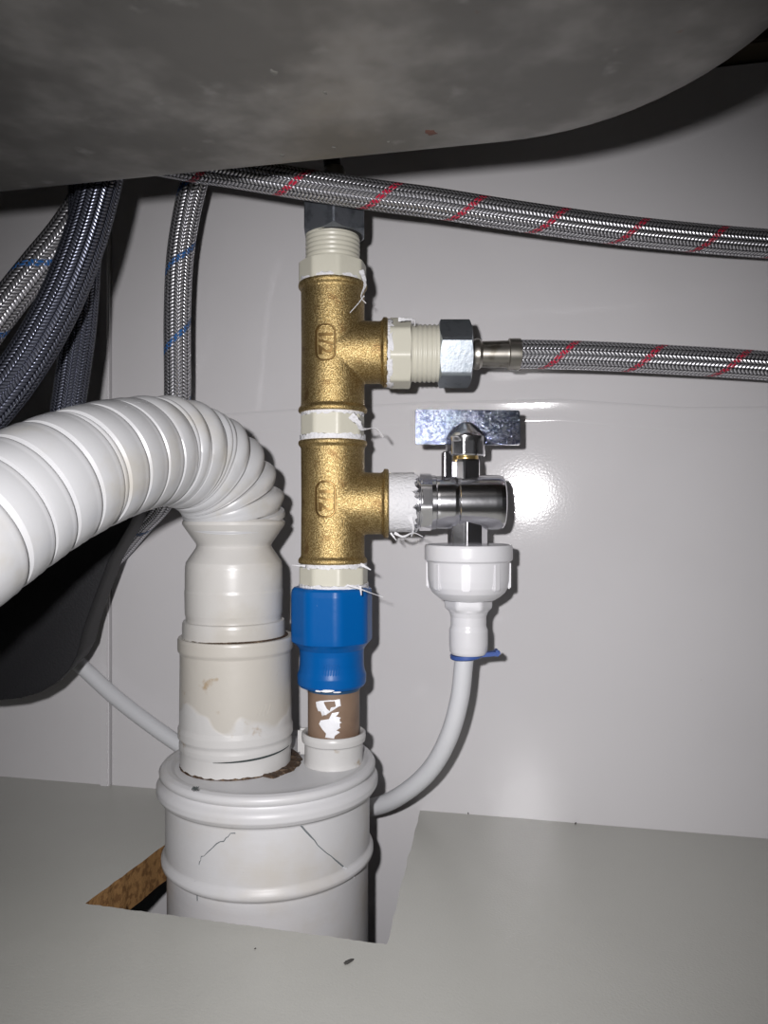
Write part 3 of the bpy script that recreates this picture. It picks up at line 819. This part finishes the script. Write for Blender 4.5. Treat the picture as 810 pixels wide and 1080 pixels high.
# ------------------------------------------------------------ ball valve on the lower branch
VX = lambda px: (px-409)*S
bv = at(409, 530, d0); Mv = frame(bv, 'X')
t = thing('ball_valve', 'small chrome angle valve with flat T handle on the lower branch', 'valve', at(492, 556, d0))
obj('sealing_tape', ragged_band(31*S, VX(407), VX(437), Mv, 0.0016, seed=31), M_tape, t, smooth=60, label='thick white sealing tape wrap')
ribbon([at(416, 562, 0.357), at(425, 566, 0.356), at(436, 562, 0.356), at(446, 566, 0.356)], 0.0013, 'tape_end', t, seed=12)
ribbon([at(432, 545, 0.3565), at(436, 556, 0.356), at(434, 566, 0.357)], 0.0020, 'tape_end', t, seed=13)
ribbon([at(412, 562, 0.358), at(418, 570, 0.357)], 0.0010, 'tape_end', t, seed=14)
bm = bmesh.new(); lathe(bm, thread_prof(29.5*S, VX(430), VX(446), 4.5*S, 0.0009), Mv, 72); obj('thread', bm, M_chrome, t, smooth=30)
bm = bmesh.new(); nut(bm, 8, 28.6*S, VX(442), VX(455), Mv, 0.4, 0.4, 0.2); obj('hex_shoulder', bm, M_chrome, t, smooth=25)
bm = bmesh.new()
lathe(bm, [(24*S, VX(450)), (27*S, VX(453)), (28.5*S, VX(455)), (28.5*S, VX(459)), (27.6*S, VX(460)), (27.9*S, VX(462)), (28.2*S, VX(479)), (27.2*S, VX(481)), (27.2*S, VX(482.5)), (28.8*S, VX(484)), (29.0*S, VX(520)), (28.8*S, VX(526)), (27.6*S, VX(530)), (25*S, VX(531.5)), (18*S, VX(532))], Mv, 96)
obj('valve_body', bm, M_chrome, t, smooth=30)
# stem and hub, vertical axis at px 491
bh = at(491, 540, d0); Mh = frame(bh); zh = lambda y: (540-y)*S
bm = bmesh.new(); lathe(bm, [(14.5*S, zh(512)), (14.5*S, zh(487)), (14*S, zh(485)), (11*S, zh(484))], Mh, 48, polyr(6, 0.35, 0.02)); obj('stem_guide', bm, M_chrome, t, smooth=25)
bm = bmesh.new(); lathe(bm, [(12.5*S, zh(488)), (13.4*S, zh(485)), (13.4*S, zh(482)), (12.0*S, zh(480))], Mh, 48); obj('packing_ring', bm, M_brass2, t, label='thin brass ring')
bm = bmesh.new(); lathe(bm, [(12*S, zh(482)), (19.5*S, zh(481.5)), (20.5*S, zh(480)), (20.7*S, zh(466)), (21.8*S, zh(463)), (21.8*S, zh(461)), (20*S, zh(458)), (8*S, zh(447)), (5*S, zh(445.5)), (1.5*S, zh(445))], Mh, 72, lambda a, r, z: polyr(10, 0.1, 0.01)(a, r*0.985, z) if z < zh(465.5) and r > 13*S else r)
obj('handle_hub', bm, M_chrome, t, smooth=28)
bm = bmesh.new(); box(bm, (-53.5*S, -3.5*S, zh(469)), (58*S, 3.5*S, zh(432.5)), Mh @ Matrix.Rotation(math.radians(5.0), 4, 'Z') @ Matrix.Translation((0, 0, zh(451))) @ Matrix.Rotation(math.radians(-1.0), 4, 'X') @ Matrix.Translation((0, 0, -zh(451))), bev=0.0005); obj('handle', bm, M_pit, t, label='flat mottled chrome handle bar')
bm = bmesh.new(); box(bm, (-26*S, -8*S, zh(504)), (-17*S, 3*S, zh(477)), Mh @ Matrix.Rotation(0.22, 4, 'Z'), bev=0.0006); obj('stop_lug', bm, M_chrome, t)
# outlet pointing down
bm = bmesh.new(); lathe(bm, [(19.5*S, zh(545)), (19.5*S, zh(578)), (16*S, zh(590))], frame(at(493, 540, d0)), 64, polyr(8, -0.14, 0.01)); obj('outlet', bm, M_chrome, t, smooth=25)

# ------------------------------------------------------------ white push-fit adapter under the valve
bq = at(494, 690, d0); Mq = frame(bq); zq = lambda y: (690-y)*S
t = thing('push_fit_adapter', 'white plastic push-fit adapter screwed onto the valve outlet', 'pipe fitting', bq)
bm = bmesh.new()
lathe(bm, [(28*S, zq(632)), (34*S, zq(628)), (38.5*S, zq(624)), (41.5*S, zq(618)), (42.8*S, zq(611)), (43.2*S, zq(594)), (43.6*S, zq(592)), (46.0*S, zq(590)), (46.3*S, zq(587)), (46.3*S, zq(577)), (45.3*S, zq(574.5)), (43*S, zq(574)), (37*S, zq(575.5)), (31*S, zq(577)), (22*S, zq(580))], Mq, 96)
obj('threaded_cap', bm, M_whitep, t, smooth=35)
bm = bmesh.new()
for k in range(8):
    a = FRONT+0.62+k*PI/4; Mr = Mq @ Matrix.Rotation(a, 4, 'Z')
    box(bm, (40*S, -4.5*S, zq(620)), (44.3*S, 4.5*S, zq(592)), Mr, bev=0.0006)
obj('grip_ribs', bm, M_whitep, t, smooth=35)
bm = bmesh.new(); lathe(bm, [(18*S, zq(652)), (20.5*S, zq(645)), (23.5*S, zq(641)), (24*S, zq(638)), (24*S, zq(627))], Mq, 80, lambda a, r, z: polyr(6, FRONT+0.45, 0.03)(a, r*0.93, z) if z > zq(642) else r)
obj('hex_neck', bm, M_whitep, t, smooth=30)
bm = bmesh.new(); lathe(bm, [(14*S, zq(690.5)), (18*S, zq(689.5)), (19.6*S, zq(687)), (20.3*S, zq(680)), (20.3*S, zq(664)), (19.2*S, zq(661)), (18.7*S, zq(659)), (18.7*S, zq(648)), (17*S, zq(645))], Mq, 72)
obj('collet_body', bm, M_whitep, t, smooth=35)
# blue locking clip: a C-shaped disc with a tab
t2 = thing('locking_clip', 'small blue locking clip between white adapter and tube', 'clip', at(492, 693, d0))
Mk = frame(at(492, 694, d0)) @ Matrix.Rotation(math.radians(-5), 4, 'Y')
bm = bmesh.new(); lathe(bm, [(11.5*S, 0), (16*S, 0), (17*S, 1*S), (17*S, 4.6*S), (11.5*S, 4.6*S)], Mk, 64, closed=True)
box(bm, (12*S, -8*S, 0.6*S), (34*S, 4*S, 4.8*S), Mk, bev=0.0006); box(bm, (29*S, -9*S, 0.2*S), (35*S, 6*S, 6.5*S), Mk, bev=0.0007)
obj('clip_body', bm, M_bluep, t2, smooth=35)

# ------------------------------------------------------------ white tube from the adapter round behind the drain
t = thing('white_tube', 'thin white plastic water tube curving down behind the wide drain pipe', 'tube', at(489, 692, d0))
tube('tube_wall', [at(491, 684, .370), at(489, 700, .370), at(485, 735, .371), at(474, 775, .375), at(455, 810, .383), at(428, 835, .394), at(398, 850, .409), at(360, 853, .427), at(310, 848, .4365), at(250, 826, .444), at(205, 796, .450), at(160, 765, .458), at(120, 734, .466), at(85, 702, .471), at(45, 668, .474), at(10, 640, .476)], 0.0046, M_tube, t, 24)

# ------------------------------------------------------------ zinc nut, ferrule and lower red-flecked hose
bz = at(497, 373, d0); Mz = frame(at(409, 373.5, d0), 'X')
t = thing('braided_hose', 'steel braided hose with red flecks from upper branch nut', 'hose', bz, 'red-flecked braided hoses')
bm = bmesh.new(); nut(bm, 6, 31.5*S, VX(462), VX(496), Mz, 0.45, 0.45, 0.30, bore=11*S); obj('swivel_nut', bm, M_zinc, t, smooth=25, label='bright zinc hex nut')
bm = bmesh.new(); lathe(bm, [(29*S, VX(463)), (29*S, VX(470)), (11*S, VX(470)), (11*S, VX(463))], Mz, 48, closed=True); obj('washer', bm, M_rubber, t)
bm = bmesh.new(); lathe(bm, [(8*S, VX(468)), (10.5*S, VX(494)), (11*S, VX(497)), (15*S, VX(499)), (16.2*S, VX(502)), (16.2*S, VX(505)), (13.5*S, VX(508)), (13.6*S, VX(512)), (14.2*S, VX(534)), (14.3*S, VX(535.5)), (16.4*S, VX(536.5)), (16.5*S, VX(548)), (14*S, VX(549))], Mz, 64)
obj('ferrule', bm, M_steel, t, smooth=28)
bm = bmesh.new(); lathe(bm, [(13*S, VX(496)), (14*S, VX(497)), (14*S, VX(499)), (12*S, VX(500))], Mz, 48); obj('seal_ring', bm, M_rubber, t)
tube('braid', [at(544, 373.5, .37), at(580, 374, .3695), at(630, 375.5, .369), at(700, 379, .368), at(770, 383, .367), at(850, 389, .366), at(930, 397, .364)], 0.0069, M_red, t, 32)

t = thing('braided_hose', 'long steel braided hose with red flecks crossing above the column', 'hose', at(450, 212, 0.343), 'red-flecked braided hoses')
tube('braid', [at(100, 158, .352), at(170, 170, .346), at(205, 176, .343), at(240, 181, .342), at(300, 191, .342), at(350, 199, .342), at(400, 206.5, .343), at(450, 213, .345), at(540, 227, .350), at(640, 241, .356), at(740, 251.5, .361), at(820, 258, .365), at(930, 268, .368)], 0.0066, M_red, t, 32)

# ------------------------------------------------------------ the four hoses at the left
t = thing('braided_hose', 'steel braided hose with blue flecks hanging straight beside the column', 'hose', at(190, 300, 0.40), 'blue-flecked braided hoses')
tube('braid', [at(222, 60, .39), at(216, 120, .395), at(207, 180, .40), at(197, 225, .403), at(190, 270, .405), at(187, 330, .407), at(187, 420, .412), at(185, 480, .42), at(172, 525, .435), at(148, 553, .450), at(122, 583, .463), at(100, 604, .465)], 0.0070, M_bluebr, t, 32)
t = thing('braided_hose', 'steel braided hose with blue flecks slanting to the left frame edge', 'hose', at(40, 280, 0.385), 'blue-flecked braided hoses')
tube('braid', [at(128, 60, .39), at(112, 130, .39), at(98, 195, .388), at(72, 240, .386), at(38, 282, .383), at(0, 330, .378), at(-40, 385, .37), at(-90, 450, .36)], 0.0082, M_bluebr, t, 32)
t = thing('nylon_hose', 'thick dark grey braided hose crossing in front of the others', 'hose', at(60, 330, 0.31), 'dark grey braided hoses')
tube('braid', [at(122, 90, .325), at(114, 150, .322), at(104, 200, .318), at(86, 262, .312), at(60, 325, .306), at(24, 387, .300), at(-15, 437, .296), at(-70, 492, .29), at(-130, 540, .285)], 0.0084, M_darkbr, t, 32)
t = thing('nylon_hose', 'dark grey braided hose hanging straight behind the thicker one', 'hose', at(80, 350, 0.35), 'dark grey braided hoses')
tube('braid', [at(86, 90, .35), at(88, 150, .35), at(90, 200, .35), at(89, 260, .350), at(84, 340, .350), at(76, 400, .351), at(70, 440, .352), at(62, 490, .356), at(56, 540, .360)], 0.0074, M_darkbr, t, 32)

# ------------------------------------------------------------ black plastic tub hung behind the waste pipe
def tub():
    d = 0.40
    base = at(-40, 738, d)
    t = thing('black_tub', 'black plastic tub with rounded bottom behind the corrugated pipe', 'tub', base)
    M = frame(base)
    # front outline in the plane facing the camera, right side tapering, bottom corner rounded
    outl = [(165, 470), (154, 520), (139, 552), (117, 590), (102, 630), (90, 664), (84, 690), (75, 706), (62, 719), (45, 729), (25, 735), (0, 737.5), (-60, 738), (-130, 738), (-165, 730), (-182, 705), (-200, 600), (-215, 470)]
    sc_ = d/FPX
    pts = [((x+40)*sc_, (738-y)*sc_) for x, y in outl]
    cx = sum(p[0] for p in pts)/len(pts); cy = 0.06
    bm = bmesh.new(); rings = []
    for (s, y) in ((0.995, -0.003), (0.998, -0.0028), (1.0, -0.0022), (0.995, 0.004), (0.93, 0.030), (0.90, 0.031)):
        rings.append([bm.verts.new(M @ Vector((cx+(x-cx)*s, y, cy+(z-cy)*s))) for x, z in pts])
    for A, B in zip(rings, rings[1:]):
        for i in range(len(A)): bm.faces.new((A[i], A[(i+1) % len(A)], B[(i+1) % len(A)], B[i]))
    bm.faces.new(rings[0]); bm.faces.new(rings[-1])
    obj('tub_body', bm, M_black, t, smooth=50)
    bm = bmesh.new(); box(bm, (0.0, 0.03, 0.10), (0.03, 0.072, 0.12), M, bev=0.001)
    obj('hanging_bracket', bm, M_black, t)
tub()

# ------------------------------------------------------------ crumbs
def crumb(px, py, size, label, seed, flat=0.35, long=1.6, ang=0.9):
    p = floor_at(px, py); rnd = random.Random(seed); bm = bmesh.new()
    bmesh.ops.create_icosphere(bm, subdivisions=2, radius=1.0)
    Rm = Matrix.Rotation(ang, 3, 'Z')
    for v in bm.verts:
        n_ = 1+rnd.uniform(-0.25, 0.25); c = v.co*n_; c = Vector((c.x*size*long, c.y*size*0.6, c.z*size*flat)); c = Rm @ c
        c.y += 0.25*abs(c.x); v.co = c+Vector((p.x, p.y, size*flat*0.9))
    mn = min(v.co.z for v in bm.verts)
    for v in bm.verts: v.co.z -= mn-0.00001
    o = obj('crumb', bm, M_crumb, None, smooth=60)
    rootmesh(o, label, 'debris', Vector((p.x, p.y, 0)))
M_crumb = simple('dark_crumb', (0.05, 0.048, 0.045), 0.8)
crumb(367, 1016, 0.0014, 'dark shaving lying on the floor in front of the opening', 1)
crumb(269, 1001, 0.0005, 'tiny dark speck on the floor left of the shaving', 2, long=1.0)
crumb(494, 858.6, 0.0006, 'tiny dark speck at the wall joint nearer the opening', 3, long=0.9, flat=0.9)
crumb(607, 869.5, 0.0006, 'tiny dark speck at the wall joint farther right', 4, long=1.0, flat=0.9)
